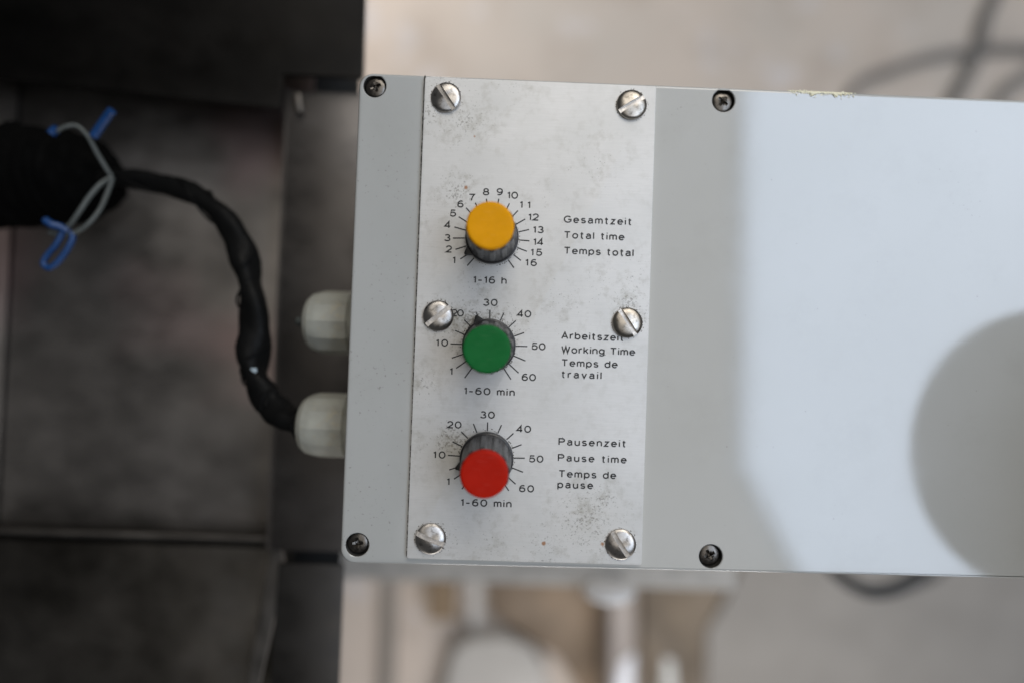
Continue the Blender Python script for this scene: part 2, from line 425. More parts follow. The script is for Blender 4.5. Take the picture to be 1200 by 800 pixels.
HOLES = [(U(439, 101), 3.35), (U(848, 118), 3.4), (U(418.5, 638), 3.4), (U(833, 651.5), 3.45)]
dx = HOLES[1][0].x - HOLES[0][0].x
HOLES += [(HOLES[1][0] + Vector((dx, 0, 0)), 3.35), (HOLES[3][0] + Vector((dx, 0, 0)), 3.35)]
def make_lid():
    bm = bmesh.new(); R = 4.2 * MM; f = 0.9 * MM
    prof = [(f, 0)] + [(f * (1 - math.sin(a)), -f * (1 - math.cos(a))) for a in (math.radians(x) for x in (22, 45, 67, 90))] + [(-0.0002, -0.007)]
    loops = []
    for ins, z in prof:
        # the moulding is slightly out of square: its lower edge runs a little wide at the left
        loops.append([bm.verts.new((x, y - (0.0014 * (1 - (x - X0) / (X1 - X0)) if y < Y0 + 0.01 else 0), z)) for x, y in rrect(X0 + ins, Y0 + ins, X1 - ins, Y1 - ins, R - ins)])
    for a, b in zip(loops, loops[1:]):
        for i in range(len(a)): bm.faces.new((a[i], a[(i + 1) % len(a)], b[(i + 1) % len(a)], b[i]))
    edges = []
    top = loops[0]
    for i in range(len(top)): edges.append(bm.edges.get((top[i], top[(i + 1) % len(top)])))
    for c, r in HOLES:
        n = 40; ch = 0.22
        r0 = [bm.verts.new((c.x + (r + ch) * MM * math.cos(2 * math.pi * i / n), c.y + (r + ch) * MM * math.sin(2 * math.pi * i / n), 0)) for i in range(n)]
        r1 = [bm.verts.new((c.x + r * MM * math.cos(2 * math.pi * i / n), c.y + r * MM * math.sin(2 * math.pi * i / n), -ch * MM)) for i in range(n)]
        r2 = [bm.verts.new((c.x + r * MM * math.cos(2 * math.pi * i / n), c.y + r * MM * math.sin(2 * math.pi * i / n), -0.0042)) for i in range(n)]
        fs = []
        for A, B in ((r0, r1), (r1, r2)):
            for i in range(n):
                fc = bm.faces.new((A[i], A[(i + 1) % n], B[(i + 1) % n], B[i]))
                if A is r1: fc.material_index = 1
        bf = bm.faces.new(r2); bf.material_index = 1
        for i in range(n): edges.append(bm.edges.get((r0[i], r0[(i + 1) % n])))
    bmesh.ops.triangle_fill(bm, use_beauty=True, use_dissolve=False, edges=edges)
    # underside
    bm.faces.new(loops[-1])
    bmesh.ops.recalc_face_normals(bm, faces=bm.faces)
    me = bpy.data.meshes.new('lid'); bm.to_mesh(me); bm.free()
    me.materials.append(M_LID); me.materials.append(M_HOLE)
    me.shade_smooth(); me.set_sharp_from_angle(angle=math.radians(33))
    o = bpy.data.objects.new('lid', me); C.objects.link(o); return bpart(o)
make_lid()
m = MB(); m.rings([[Vector((x, y, z)) for x, y in rrect(X0 + i, Y0 + i, X1 - i, Y1 - i, 0.004)] for i, z in ((0.0025, -0.062), (0.0012, -0.0085), (0.0012, -0.0072))])
bpart(m.build('box_body', M_BODY))
m = MB(); m.rings([[Vector((x, y, z)) for x, y in rrect(X0 + .0022, Y0 + .0022, X1 - .0022, Y1 - .0022, 0.003)] for z in (-0.0088, -0.0068)])
bpart(m.build('gasket', M_BLK))

# cross recess screws down in their wells
def cross_head(r):
    bm = bmesh.new(); nr, na = 22, 64; R = r * MM
    rows = []
    for j in range(1, nr + 1):
        q = j / nr; row = []
        for i in range(na):
            a = 2 * math.pi * i / na
            x, y = q * math.cos(a), q * math.sin(a)
            z = 0.30 * math.sqrt(max(0, 1 - 0.88 * q * q))
            arm = min(abs(x), abs(y)); along = max(abs(x), abs(y))
            wdt = 0.16 * (1 - 0.2 * along)
            if along < 0.56 and arm < wdt: z -= 0.42 * (1 - along / 0.75)
            d2 = min(abs(x - y), abs(x + y)) * 0.707
            if q < 0.45 and d2 < 0.05: z -= 0.10
            if q < 0.24: z -= 0.16
            row.append(bm.verts.new((R * x, R * y, R * z)))
        rows.append(row)
    c = bm.verts.new((0, 0, R * -0.25))
    for i in range(na): bm.faces.new((c, rows[0][i], rows[0][(i + 1) % na]))
    for a, b in zip(rows, rows[1:]):
        for i in range(na): bm.faces.new((a[i], b[i], b[(i + 1) % na], a[(i + 1) % na]))
    last = rows[-1]
    low = [bm.verts.new((v.co.x, v.co.y, -0.0022)) for v in last]
    for i in range(na): bm.faces.new((last[i], low[i], low[(i + 1) % na], last[(i + 1) % na]))
    bm.faces.new(low)
    mb = MB(); mb.bm.free(); mb.bm = bm
    return mb
proto = cross_head(2.9).build('lid_screw', M_DSCREW, angle=28)
offs = [(0.1, 0.15, 20), (0.0, 0, 52), (-.05, .3, 8), (-.2, .25, 30), (0, 0, 12), (0, 0, 70)]
for i, (c, r) in enumerate(HOLES):
    o = proto if i == 0 else proto.copy()
    if i: C.objects.link(o)
    o.location = (c.x + offs[i][0] * MM, c.y + offs[i][1] * MM, -0.0013)
    o.rotation_euler = (0, 0, math.radians(offs[i][2]))
    bpart(o)

# timer plate
PZ = 1.5
px0 = (U(495.5, 110, PZ).x + U(479, 640, PZ).x) / 2; px1 = (U(767, 120, PZ).x + U(754, 640, PZ).x) / 2
py1 = (U(510, 91, PZ).y + U(750, 100, PZ).y) / 2; py0 = (U(500, 655, PZ).y + U(740, 661, PZ).y) / 2
m = MB(); m.rings([[Vector((x, y, z)) for x, y in rrect(px0 + i, py0 + i, px1 - i, py1 - i, 0.0006, 4)] for i, z in ((0.0, 0.00002), (0.0, 0.00133), (0.00005, 0.00145), (0.00017, PZ * MM))])
plate = bpart(m.build('timer_plate', M_PLATE))
plate['label'] = 'stained aluminium plate printed with three time scales'
# dark grime in the edge joints; the left row also paints the plate's shadow
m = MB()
def grime_and_shade(p, q, n, smax):
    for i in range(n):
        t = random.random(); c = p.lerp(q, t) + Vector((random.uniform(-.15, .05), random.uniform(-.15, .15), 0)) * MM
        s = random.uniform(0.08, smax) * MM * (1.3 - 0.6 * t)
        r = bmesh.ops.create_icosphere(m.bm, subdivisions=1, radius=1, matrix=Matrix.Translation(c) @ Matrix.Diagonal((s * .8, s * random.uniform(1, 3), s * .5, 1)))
grime_and_shade(Vector((px0 - .00012, py1, 0.0001)), Vector((px0 - .00012, py0, 0.0001)), 520, 0.36)
grime_and_shade(Vector((px0, py1 + .0001, 0.0002)), Vector((px0 + 0.035, py1 + .0001, 0.0002)), 60, 0.20)
grime_and_shade(Vector((px0, py0 - .0001, 0.0002)), Vector((px1, py0 - .0001, 0.0002)), 50, 0.14)
g = bpart(m.build('grime_and_edge_shadow', simple('dark_grime_and_shadow', (0.035, 0.032, 0.028), 0.9), plate)); g['kind'] = 'stuff'; g.parent = plate

# slotted raised screws
def slot_head(r, wslot):
    R = r * MM; hw = wslot * MM / 2
    out = bmesh.new()
    for sgn in (1, -1):
        bm = bmesh.new()
        prof = [(R * 0.90, -0.0001), (R * 0.985, 0.00008), (R, 0.00028)] + [(R * math.cos(t), 0.00030 + 0.27 * R * math.sin(t)) for t in (math.radians(x) for x in (12, 24, 36, 48, 60, 72, 84))]
        rr = []
        for q, z in prof:
            rr.append([bm.verts.new((q * math.cos(2 * math.pi * i / 64), q * math.sin(2 * math.pi * i / 64), z)) for i in range(64)])
        for a, b in zip(rr, rr[1:]):
            for i in range(64): bm.faces.new((a[i], a[(i + 1) % 64], b[(i + 1) % 64], b[i]))
        bm.faces.new(rr[-1]); bm.faces.new(list(reversed(rr[0])))
        g = bm.verts[:] + bm.edges[:] + bm.faces[:]
        res = bmesh.ops.bisect_plane(bm, geom=g, plane_co=(0, sgn * hw, 0), plane_no=(0, sgn, 0), clear_inner=True)
        ce = [e for e in res['geom_cut'] if isinstance(e, bmesh.types.BMEdge)]
        bmesh.ops.edgeloop_fill(bm, edges=ce)
        bmesh.ops.recalc_face_normals(bm, faces=bm.faces)
        me = bpy.data.meshes.new('t'); bm.to_mesh(me); bm.free(); out.from_mesh(me); bpy.data.meshes.remove(me)
    # slot floor
    r = bmesh.ops.create_cube(out, size=1)
    for v in r['verts']: v.co = Vector((v.co.x * R * 1.93, v.co.y * hw * 2, 0.00022 + v.co.z * 0.0006))
    for f in {f for v in r['verts'] for f in v.link_faces}: f.material_index = 1
    mb = MB(); mb.bm.free(); mb.bm = out; return mb
sp = slot_head(4.45, 1.35).build('plate_screw', M_SCREW, angle=30)
sp.data.materials.append(simple('slot_steel', (0.58, 0.55, 0.52), 0.42, 1.0, 0.45, 900))
SC = [(522.5, 114, -55, 0, 2, -3), (740.5, 122.5, 33, 1, -2, 2), (513.5, 370, 40, 0, 3, 3), (735.5, 378, -56, 1, -3, -2), (504.5, 631, -22, 0, -2, 3), (727.5, 637.5, -55, 0, 3, -2)]
for i, (x, y, a, wm, tx, ty) in enumerate(SC):
    o = sp if i == 0 else sp.copy()
    if i: C.objects.link(o)
    if wm: o.data = o.data.copy(); o.data.materials[0] = M_SCREW_WARM
    o.location = U(x, y, PZ + 0.6); o.location.z = PZ * MM + 0.00005
    o.rotation_euler = (math.radians(tx), math.radians(ty), math.radians(a))
    bpart(o)

# printed scales and words
TZ = PZ * MM + 0.00004
def arc(cx, cy, rx, ry, a0, a1):
    n = max(4, int(abs(a1 - a0) / 12))
    return [(cx + rx * math.cos(math.radians(a0 + (a1 - a0) * k / n)), cy + ry * math.sin(math.radians(a0 + (a1 - a0) * k / n))) for k in range(n + 1)]
def ell(cx, cy, rx, ry): return arc(cx, cy, rx, ry, 90, 450)
GL = {
 '0': (.68, [ell(.34, .5, .34, .47)]),
 '1': (.24, [[(.22, 1), (.22, 0)], [(.0, .79), (.12, .82), (.22, .90)]]),
 '2': (.66, [arc(.33, .68, .30, .29, 172, -32) + [(.03, .03), (.66, .03)]]),
 '3': (.66, [arc(.32, .74, .26, .23, 155, -90), arc(.32, .27, .32, .24, 90, -160)]),
 '4': (.68, [[(.68, .26), (.02, .26), (.50, .97), (.50, 0)]]),
 '5': (.66, [[(.60, .97), (.14, .97), (.07, .50)] + arc(.32, .33, .32, .30, 138, -155)]),
 '6': (.66, [ell(.33, .32, .31, .29), arc(.40, .45, .38, .52, 190, 62)]),
 '7': (.62, [[(0, .97), (.62, .97), (.40, .6), (.24, 0)]]),
 '8': (.66, [ell(.33, .745, .26, .225), ell(.33, .275, .32, .245)]),
 '9': (.66, [ell(.33, .68, .31, .29), arc(.26, .55, .38, .52, 10, -118)]),
 'a': (.54, [arc(.27, .50, .23, .21, 160, 0) + [(.50, .10), (.56, .01)], [(.50, .42)] + arc(.25, .22, .23, .20, 90, 270) + [(.50, .13)]]),
 'b': (.56, [[(0, 1), (0, 0)], ell(.28, .36, .28, .34)]),
 'd': (.56, [[(.56, 1), (.56, 0)], ell(.28, .36, .28, .34)]),
 'e': (.56, [[(.02, .38), (.56, .38)] + arc(.28, .36, .28, .34, 4, 318)]),
 'g': (.56, [ell(.28, .38, .28, .32), [(.56, .72), (.56, -.08)] + arc(.28, -.08, .28, .18, 0, -155)]),
 'h': (.50, [[(0, 1), (0, 0)], arc(.25, .45, .25, .26, 180, 0) + [(.5, 0)]]),
 'i': (.0, [[(0, .72), (0, 0)], [(0, .92), (0, 1.03)]]),
 'k': (.50, [[(0, 1), (0, 0)], [(.46, .72), (0, .28)], [(.17, .44), (.50, 0)]]),
 'l': (.0, [[(0, 1), (0, 0)]]),
 'm': (.80, [[(0, .72), (0, 0)], arc(.20, .47, .20, .24, 180, 0) + [(.4, 0)], arc(.60, .47, .20, .24, 180, 0) + [(.8, 0)]]),
 'n': (.50, [[(0, .72), (0, 0)], arc(.25, .45, .25, .26, 180, 0) + [(.5, 0)]]),
 'o': (.58, [ell(.29, .36, .29, .34)]),
 'p': (.56, [[(0, .72), (0, -.27)], ell(.28, .36, .28, .34)]),
 'r': (.30, [[(0, .72), (0, 0)], arc(.26, .40, .26, .31, 180, 72)]),
 's': (.48, [arc(.24, .535, .21, .165, 25, 255) + arc(.24, .20, .23, .175, 78, -158)]),
 't': (.36, [[(.14, .95), (.14, .18)] + arc(.28, .17, .14, .15, 180, 285), [(0, .71), (.34, .71)]]),
 'u': (.50, [[(0, .72)] + arc(.25, .27, .25, .26, 180, 360), [(.5, .72), (.5, 0)]]),
 'v': (.52, [[(0, .72), (.26, .02), (.52, .72)]]),
 'z': (.48, [[(.02, .70), (.46, .70), (.01, .03), (.48, .03)]]),
 'W': (.94, [[(0, 1), (.24, .03), (.47, .95), (.70, .03), (.94, 1)]]),
 'A': (.72, [[(0, 0), (.36, .97), (.72, 0)], [(.13, .32), (.59, .32)]]),
 'G': (.80, [arc(.42, .5, .42, .47, 42, 318) + [(.80, .22), (.80, .47), (.46, .47)]]),
 'P': (.64, [[(0, 0), (0, .97), (.38, .97)] + arc(.38, .72, .26, .25, 90, -90) + [(0, .47)]]),
 'T': (.68, [[(0, .96), (.68, .96)], [(.34, .96), (.34, 0)]]),
 '\u2013': (.42, [[(0, .40), (.42, .40)]]),
 ' ': (.22, []),
}
def ribbon(bm, pts, hw, z):
    pts = [Vector(p) for p in pts]
    closed = (pts[0] - pts[-1]).length < 1e-6
    if closed: pts = pts[:-1]
    n = len(pts); lft = []; rgt = []
    for i in range(n):
        a = pts[i - 1] if (i or closed) else None
        b = pts[(i + 1) % n] if (i < n - 1 or closed) else None
        d1 = (pts[i] - a).normalized() if a is not None else None
        d2 = (b - pts[i]).normalized() if b is not None else None
        d1 = d1 if d1 is not None else d2; d2 = d2 if d2 is not None else d1
        t = (d1 + d2)
        t = t.normalized() if t.length > 1e-5 else d1
        nn = Vector((-t.y, t.x)); k = nn.dot(Vector((-d1.y, d1.x)))
        k = max(k, 0.30)
        lft.append(bm.verts.new((*(pts[i] + nn * hw / k), z))); rgt.append(bm.verts.new((*(pts[i] - nn * hw / k), z)))
    for i in range(n if closed else n - 1):
        j = (i + 1) % n
        bm.faces.new((lft[i], rgt[i], rgt[j], lft[j]))
def text_mesh(body, x0, x1, ymid, cap, name, hw=0.084):
    """px extents of the word, the baseline px at its middle, cap height px"""
    pa = U(x0, ymid, PZ); pb = U(x1, ymid, PZ)
    s = (cap / 4.034) * MM; hw = hw * s
    width = (pb.x - pa.x) - 2 * hw
    base = (pa + pb) / 2; gx = 1.06
    nat = sum(GL[ch][0] for ch in body) * gx * s
    gap = (width - nat) / (len(body) - 1) if len(body) > 1 else 0
    if len(body) == 1: x = base.x - nat / 2
    else: x = pa.x + hw
    bm = bmesh.new(); z = TZ
    for ch in body:
        for st in GL[ch][1]:
            ribbon(bm, [(x + p[0] * gx * s, base.y + hw + p[1] * (s - 2 * hw)) for p in st], hw, z); z += 2.5e-6
        x += GL[ch][0] * gx * s + gap
    bmesh.ops.recalc_face_normals(bm, faces=bm.faces)
    for f in bm.faces:
        if f.normal.z < 0: f.normal_flip()
    me = bpy.data.meshes.new(name); bm.to_mesh(me); bm.free(); me.materials.append(M_PRINT)
    o = bpy.data.objects.new(name, me); C.objects.link(o); o.parent = plate
    return o
def z4(ox, oy, lst):
    return [(t, ox + a / 4, ox + b / 4, oy + y / 4) for t, a, b, y in lst]
nums = z4(480, 180, [('1', 200, 214, 517), ('2', 170, 197, 466), ('3', 163, 190, 413), ('4', 163, 191, 352), ('5', 190, 216, 298), ('6', 224, 252, 255), ('7', 280, 302, 224), ('8', 344, 372, 198), ('9', 408, 436, 198),
    ('10', 456, 508, 214), ('11', 515, 566, 258), ('12', 555, 606, 316), ('13', 577, 629, 375), ('14', 578, 628, 432), ('15', 566, 622, 481), ('16', 541, 597, 529)])
nums += z4(480, 330, [('1', 188, 200, 437), ('10', 122, 180, 304), ('20', 193, 254, 165), ('30', 343, 412, 116), ('40', 502, 570, 169), ('50', 570, 637, 321), ('60', 524, 592, 465)])
nums += z4(480, 470, [('1', 172, 188, 393), ('10', 109, 168, 268), ('20', 174, 243, 127), ('30', 329, 399, 81), ('40', 499, 569, 147), ('50', 558, 627, 287), ('60', 512, 583, 426)])
for t, a, b, y in nums: text_mesh(t, a, b, y, 9.0, 'printed_number')
words = z4(480, 180, [('1\u201316 h', 296, 455, 611), ('Gesamtzeit', 722, 1042, 332), ('Total time', 722, 1007, 404), ('Temps total', 722, 1050, 478)])
words += z4(480, 330, [('1\u201360 min', 253, 493, 532), ('Arbeitszeit', 710, 1005, 275), ('Working Time', 710, 1057, 341), ('Temps de', 710, 975, 401), ('travail', 710, 900, 454)])
words += z4(480, 470, [('1\u201360 min', 238, 478, 494), ('Pausenzeit', 697, 1015, 211), ('Pause time', 694, 1017, 286), ('Temps de', 697, 968, 360), ('pause', 692, 860, 409)])
for t, a, b, y in words: text_mesh(t, a, b, y, 9.1, 'printed_words')

def collar_marks():
    mb = MB()
    for (cx, cy) in ((576.7, 279), (573, 404.5), (570.3, 536)):
        c = U(cx, cy, PZ)
        for k in range(70):
            a = random.random() * 2 * math.pi; r = (7.75 + abs(random.gauss(0, .28))) * MM; sz = random.uniform(.05, .16) * MM
            bmesh.ops.create_icosphere(mb.bm, subdivisions=1, radius=sz, matrix=Matrix.Translation((c.x + r * math.cos(a), c.y + r * math.sin(a), PZ * MM)) @ Matrix.Rotation(a, 4, 'Z') @ Matrix.Diagonal((1, random.uniform(1, 2.5), .5, 1)))
    for (x, y, *_q) in SC:
        c = U(x, y, PZ + .6)
        for k in range(34):
            a = random.random() * 2 * math.pi; r = (4.5 + abs(random.gauss(0, .22))) * MM; sz = random.uniform(.05, .15) * MM
            bmesh.ops.create_icosphere(mb.bm, subdivisions=1, radius=sz, matrix=Matrix.Translation((c.x + r * math.cos(a), c.y + r * math.sin(a), PZ * MM)) @ Matrix.Rotation(a, 4, 'Z') @ Matrix.Diagonal((1, random.uniform(1, 2.5), .5, 1)))
    o = mb.build('crusted_grime', simple('brown_crust', (0.07, 0.058, 0.042), .9), plate); o['kind'] = 'stuff'
collar_marks()
TY = [(270, 526), (238, 495), (215, 450), (203, 397), (210, 345), (230, 297), (265, 255), (308, 232), (360, 213), (418, 213), (468, 235), (508, 268), (542, 308), (560, 357), (562, 410), (550, 459), (522, 502), (489, 536)]
TG = [(258, 450), (218, 405), (198, 357), (192, 291), (213, 229), (256, 179), (313, 145), (377, 133), (441, 149), (498, 183), (537, 239), (552, 303), (543, 370), (511, 427), (475, 457)]
TR = [(245, 410), (208, 363), (186, 320), (180, 252), (201, 189), (242, 141), (299, 104), (366, 97), (431, 110), (487, 149), (525, 202), (540, 265), (532, 331), (497, 387), (465, 418)]
def ticks(ox, oy, lst, cx, cy, rin):
    c = U(cx, cy, PZ)
    for (a, b) in lst:
        p = U(ox + a / 4, oy + b / 4, PZ); d = (p - c); d.z = 0; ln = d.length; d.normalize()
        n = Vector((-d.y, d.x, 0)) * 0.175 * MM
        q = c + d * rin * MM
        bm = MB()
        vs = [bm.bm.verts.new((v.x, v.y, TZ)) for v in (q - n, p - n, p + n, q + n)]
        bm.bm.faces.new(vs)
        bm.build('scale_tick', M_PRINT, plate, smooth=False)
YC = (576.7, 279); GC = (573, 404.5); RC = (570.3, 536)
ticks(480, 180, TY, *YC, 7.9); ticks(480, 330, TG, *GC, 7.8); ticks(480, 470, TR, *RC, 7.8)

# knobs
def knob(c, capmat, point_deg, leanx, leany, turn, label):
    root = empty('time_knob', (0, 0, 0)); p = U(c[0], c[1], PZ); p.z = PZ * MM + 0.00002
    root.location = p
    root['label'] = label
    H = 20.0
    nf = 12
    def flute(a):
        t = (a * nf / (2 * math.pi)) % 1.0
        return 1.0 if 0.28 < t < 0.72 else (0.0 if (t < 0.20 or t > 0.80) else 0.5)
    prof = [(7.0, 0.35), (7.55, 0.4), (7.72, 0.75), (7.72, 2.0), (7.55, 2.35), (7.25, 2.5), (7.18, 3.2, .15), (7.1, 4.5, .55), (6.95, 9, .55), (6.72, 15.0, .55), (6.62, 17.3, .55), (6.5, 17.7, .4), (6.2, 17.9)]
    m = MB(); m.lathe([(q[0] * MM, q[1] * MM, (q[2] if len(q) > 2 else 0) * MM) for q in prof], 144, flute)
    body = m.build('knob_body', M_KNOB, root, angle=25); body.rotation_euler.z = math.radians(turn)
    m = MB(); m.lathe([(6.0 * MM, 0), (6.0 * MM, .0006)], 40); m.build('shaft_collar', M_DSCREW, root)
    capz = 17.75
    rc = 6.22
    cp = [(rc - .25, 0), (rc, 0.12), (rc, 1.75), (rc - .05, 2.0), (rc - .18, 2.2), (rc - .42, 2.33), (rc - .8, 2.38), (rc - 1.6, 2.36), (rc * .4, 2.30), (0.3, 2.28)]
    m = MB(); m.lathe([(q[0] * MM, (q[1] + capz) * MM) for q in cp], 96)
    m.build('knob_cap', capmat, root, angle=50)
    # pointer: a small raised wedge on the skirt
    m = MB(); m.prism([(6.9 * MM, -1.9 * MM), (9.35 * MM, -0.25 * MM), (9.35 * MM, 0.25 * MM), (6.9 * MM, 1.9 * MM)], 0.0004, 0.0021)
    pt = m.build('pointer', M_BLK, root, bevel=0.00015); pt.rotation_euler.z = math.radians(point_deg)
    bpart(root)
    for ch in root.children:
        if ch.name.startswith(('knob_body', 'knob_cap')):
            ch.rotation_euler.x = math.radians(leanx); ch.rotation_euler.y = math.radians(leany)
            ch.location.z += 0.0
    return root
knob(YC, M_YEL, 180 + 34, 1.6, -0.3, 4, 'yellow capped knob set near 1 on the hours scale')
knob(GC, M_GRN, 115, 3.6, -0.2, 11, 'green capped knob between 20 and 30 on the middle scale')
knob(RC, M_RED, 180 + 19, 2.3, -0.2, 7, 'red capped knob set near 1 on the lowest scale')

# dried residue smeared along the upper edge of the lid: a thin uneven skin and a few loose flakes
m = MB()
nx, ny = 110, 16
grid = {}
for i in range(nx + 1):
    for k in range(ny + 1):
        t = i / nx; pxx = 924 + 84 * t
        e_ = U(pxx, 108, 0); x = e_.x; y = Y1 + 0.0002 - 0.0026 * k / ny
        wid = 0.0015 * (math.sin(math.pi * min(1, t * 1.08)) ** 0.6) * (0.75 + 0.9 * noise.noise(Vector((x * 420, 3.1, 0))))
        f = wid - (Y1 - y)
        f += noise.noise(Vector((x * 1500, y * 1500, 5))) * 0.0005
        h = max(0, min(1, f / 0.0005)) * (0.00018 + 0.0002 * (noise.noise(Vector((x * 2200, y * 2200, 1))) + .6))
        zf = 0.0 if y < Y1 - 0.0009 else -0.0009 * (1 - math.sqrt(max(0, 1 - ((y - (Y1 - 0.0009)) / 0.0009) ** 2))) if y < Y1 else -0.0009
        if f > -0.00002: grid[i, k] = m.bm.verts.new((x, y, zf + h + 0.00002))
for i in range(nx):
    for k in range(ny):
        q = [grid.get(c) for c in ((i, k), (i, k + 1), (i + 1, k + 1), (i + 1, k))]
        if all(q): m.bm.faces.new(q)
for i in range(60):
    p = U(random.uniform(926, 1004), 108, 0); p.y = Y1 - abs(random.gauss(0, .9)) * MM; p.z = random.uniform(-.05, .2) * MM
    bmesh.ops.create_icosphere(m.bm, subdivisions=1, radius=random.uniform(.07, .22) * MM, matrix=Matrix.Translation(p) @ Matrix.Rotation(random.random() * 6, 4, 'Z') @ Matrix.Diagonal((random.uniform(.8, 3), 1, .4, 1)))
r_ = bpart(m.build('dried_residue', M_RESIDUE, angle=60)); r_['kind'] = 'stuff'

# cable glands in the left wall of the box
def gland(px_tip, px_lid, py, rr, label, plug):
    root = empty('cable_gland'); z = -26.0
    tip = U(px_tip, py, z); root.location = (X0 + 0.0012, tip.y, z * MM)
    root.rotation_euler = (0, -math.pi / 2, 0)      # local +Z points left, away from the box
    Lg = (X0 + 0.0012 - tip.x)
    R = rr * MM
    def facet(a, k=12):
        q = (a % (2 * math.pi / k)) - math.pi / k
        return 1 - math.cos(math.pi / k) / math.cos(q)      # 0 at the corners
    m = MB(); m.lathe([(R * 1.08, 0), (R * 1.08, .004), (R * 1.0, 0.0046)], 6)
    m.build('hex_base', M_GLAND, root, bevel=0.0004)
    m = MB(); m.lathe([(R * .90, .0044), (R * .93, .0049), (R * .90, .0054), (R * .93, .0059), (R * .9, .0064)], 48); m.build('thread', M_GLAND, root)
    d = R * 1.0
    pf = [(R * .97, .0062, d), (R * 1.04, .0068, d), (R * 1.04, Lg * .62, d), (R * 1.03, Lg * .72, d), (R * .99, Lg * .80, d * .6), (R * .92, Lg * .88, 0), (R * .80, Lg * .95), (R * .64, Lg * .99), (R * .52, Lg), (R * .46, Lg * .985), (R * .44, Lg * .8)]
    m = MB(); m.lathe(pf, 120, facet); m.build('gland_nut', M_GLAND, root, angle=14)
    if plug:
        m = MB(); m.lathe([(.0016, Lg * .8), (.0016, Lg + .0026), (.0011, Lg + .0036), (.0004, Lg + .004)], 20); m.build('blanking_plug', M_WIRE, root)
    root['label'] = label
    return bpart(root)
gland(360, 408, 377, 10.3, 'upper off white gland closed by a grey plug', True)
gl2 = gland(352.5, 404, 496.5, 10.3, 'lower off white gland holding the black cable', False)

# mounting rail under the box, fixed to the machine
rail = empty('mounting_rail', U(600, 640, -90))
tag(rail, 'grey steel mounting rail under the control box, its lower edge showing below the lid', 'rail')
def rpart(o):
    o.parent = rail; o.matrix_parent_inverse = Matrix.Translation(-Vector(rail.location)); return o
RZ = -250.0
ry0 = U(560, 683, RZ).y
m = MB(); m.box((U(392, 660, RZ).x, ry0, RZ * MM - 0.02), (U(862, 680, RZ).x, ry0 + 0.07, RZ * MM), 0.0015); rpart(m.build('rail_bar', M_RAIL))
for xx in (0.03, 0.12): rpart(MB().box((xx, -0.10, RZ * MM - .002), (xx + .012, -0.07, -0.062)).build('rail_spacer', M_RAIL))
pl = MB().lathe([(0.009, 0), (.0135, .0015), (0.014, .006), (.011, .0095), (.005, .011)], 32).build('end_plug', M_WHITE)
pl.rotation_euler = (math.pi / 2, 0, 0); pl.location = U(714, 684, RZ + 10); pl['label'] = 'white round plug on the lower edge of the rail'
pl.scale = (1.3, 1, 1); rpart(pl)
rpart(MB().box((0.05, ry0 + .03, FZ * MM), (0.085, ry0 + .065, RZ * MM - 0.02), 0.001).build('rail_post', M_RAIL))

# ------------------------------------------------------------------ black cable and its plug
CZ = -34
pts = [U(118, 208, -50), U(140, 209, -48), U(185, 215, -44), U(228, 228, -40), U(262, 256, -38), U(284, 295, -37), U(294, 335, -36), U(298, 380, -35), U(298, 425, -34), U(305, 455, -32), U(324, 480, -29), U(350, 497, -26.5), U(366, 499, -26)]
path = spline(pts, 12)
def crad(t):
    base = 3.5 + 1.2 * min(1, max(0, (t - 0.18) / 0.35))
    if t > 0.8: base = 4.2
    return base * MM * (1 + 0.07 * math.sin(t * 61) + 0.05 * math.sin(t * 23))
m = MB(); m.tube(path, crad, 26, 0.11, 0.16)
cable = m.build('black_cable', M_CABLE, angle=60)
for v in cable.data.vertices:
    n = noise.noise(v.co * 260) * 0.6 + noise.noise(v.co * 700) * 0.3
    v.co += v.normal * n * 0.00045
root = empty('wrapped_cable', tuple(pts[5])); tag(root, 'black tape wrapped cable curving from the plug down to the lower gland', 'cable')
cable.name = 'cable_sheath'; cable.parent = root; cable.matrix_parent_inverse = Matrix.Translation(-Vector(root.location))
# helical edges of the tape winding
def helix(i0, i1, turns, off):
    out = []
    n = 60
    for k in range(n + 1):
        f = i0 + (i1 - i0) * k / n; i = int(min(f, len(path) - 2)); fr = f - i
        p = path[i].lerp(path[i + 1], fr); t = (path[i + 1] - path[i]).normalized()
        x = Vector((0, 0, 1)).cross(t).normalized(); y = t.cross(x)
        a = off + 2 * math.pi * turns * k / n
        r = crad(f / (len(path) - 1)) * 1.04
        out.append(p + (x * math.cos(a) + y * math.sin(a)) * r)
    return out
for (i0, i1, tn, of) in ((30, 70, 1.3, 0.3), (70, 118, 2.1, 1.0), (100, 138, 2.3, 2.0), (14, 40, .8, 1.2)):
    m = MB(); m.tube(helix(i0, i1, tn, of), 0.00045, 8)
    o = m.build('tape_edge', M_CABLE); o.parent = root; o.matrix_parent_inverse = Matrix.Translation(-Vector(root.location))
m = MB(); p = U(296, 434, -29.0); m.box(p - Vector((1.3, 0.8, .3)) * MM, p + Vector((1.3, 0.8, .3)) * MM, 0.0002)
o = m.build('paint_fleck', simple('pale_blue_paint', (0.45, 0.55, 0.62), .5)); o['label'] = 'pale blue fleck on the bend of the cable'
o.parent = root; o.matrix_parent_inverse = Matrix.Translation(-Vector(root.location))

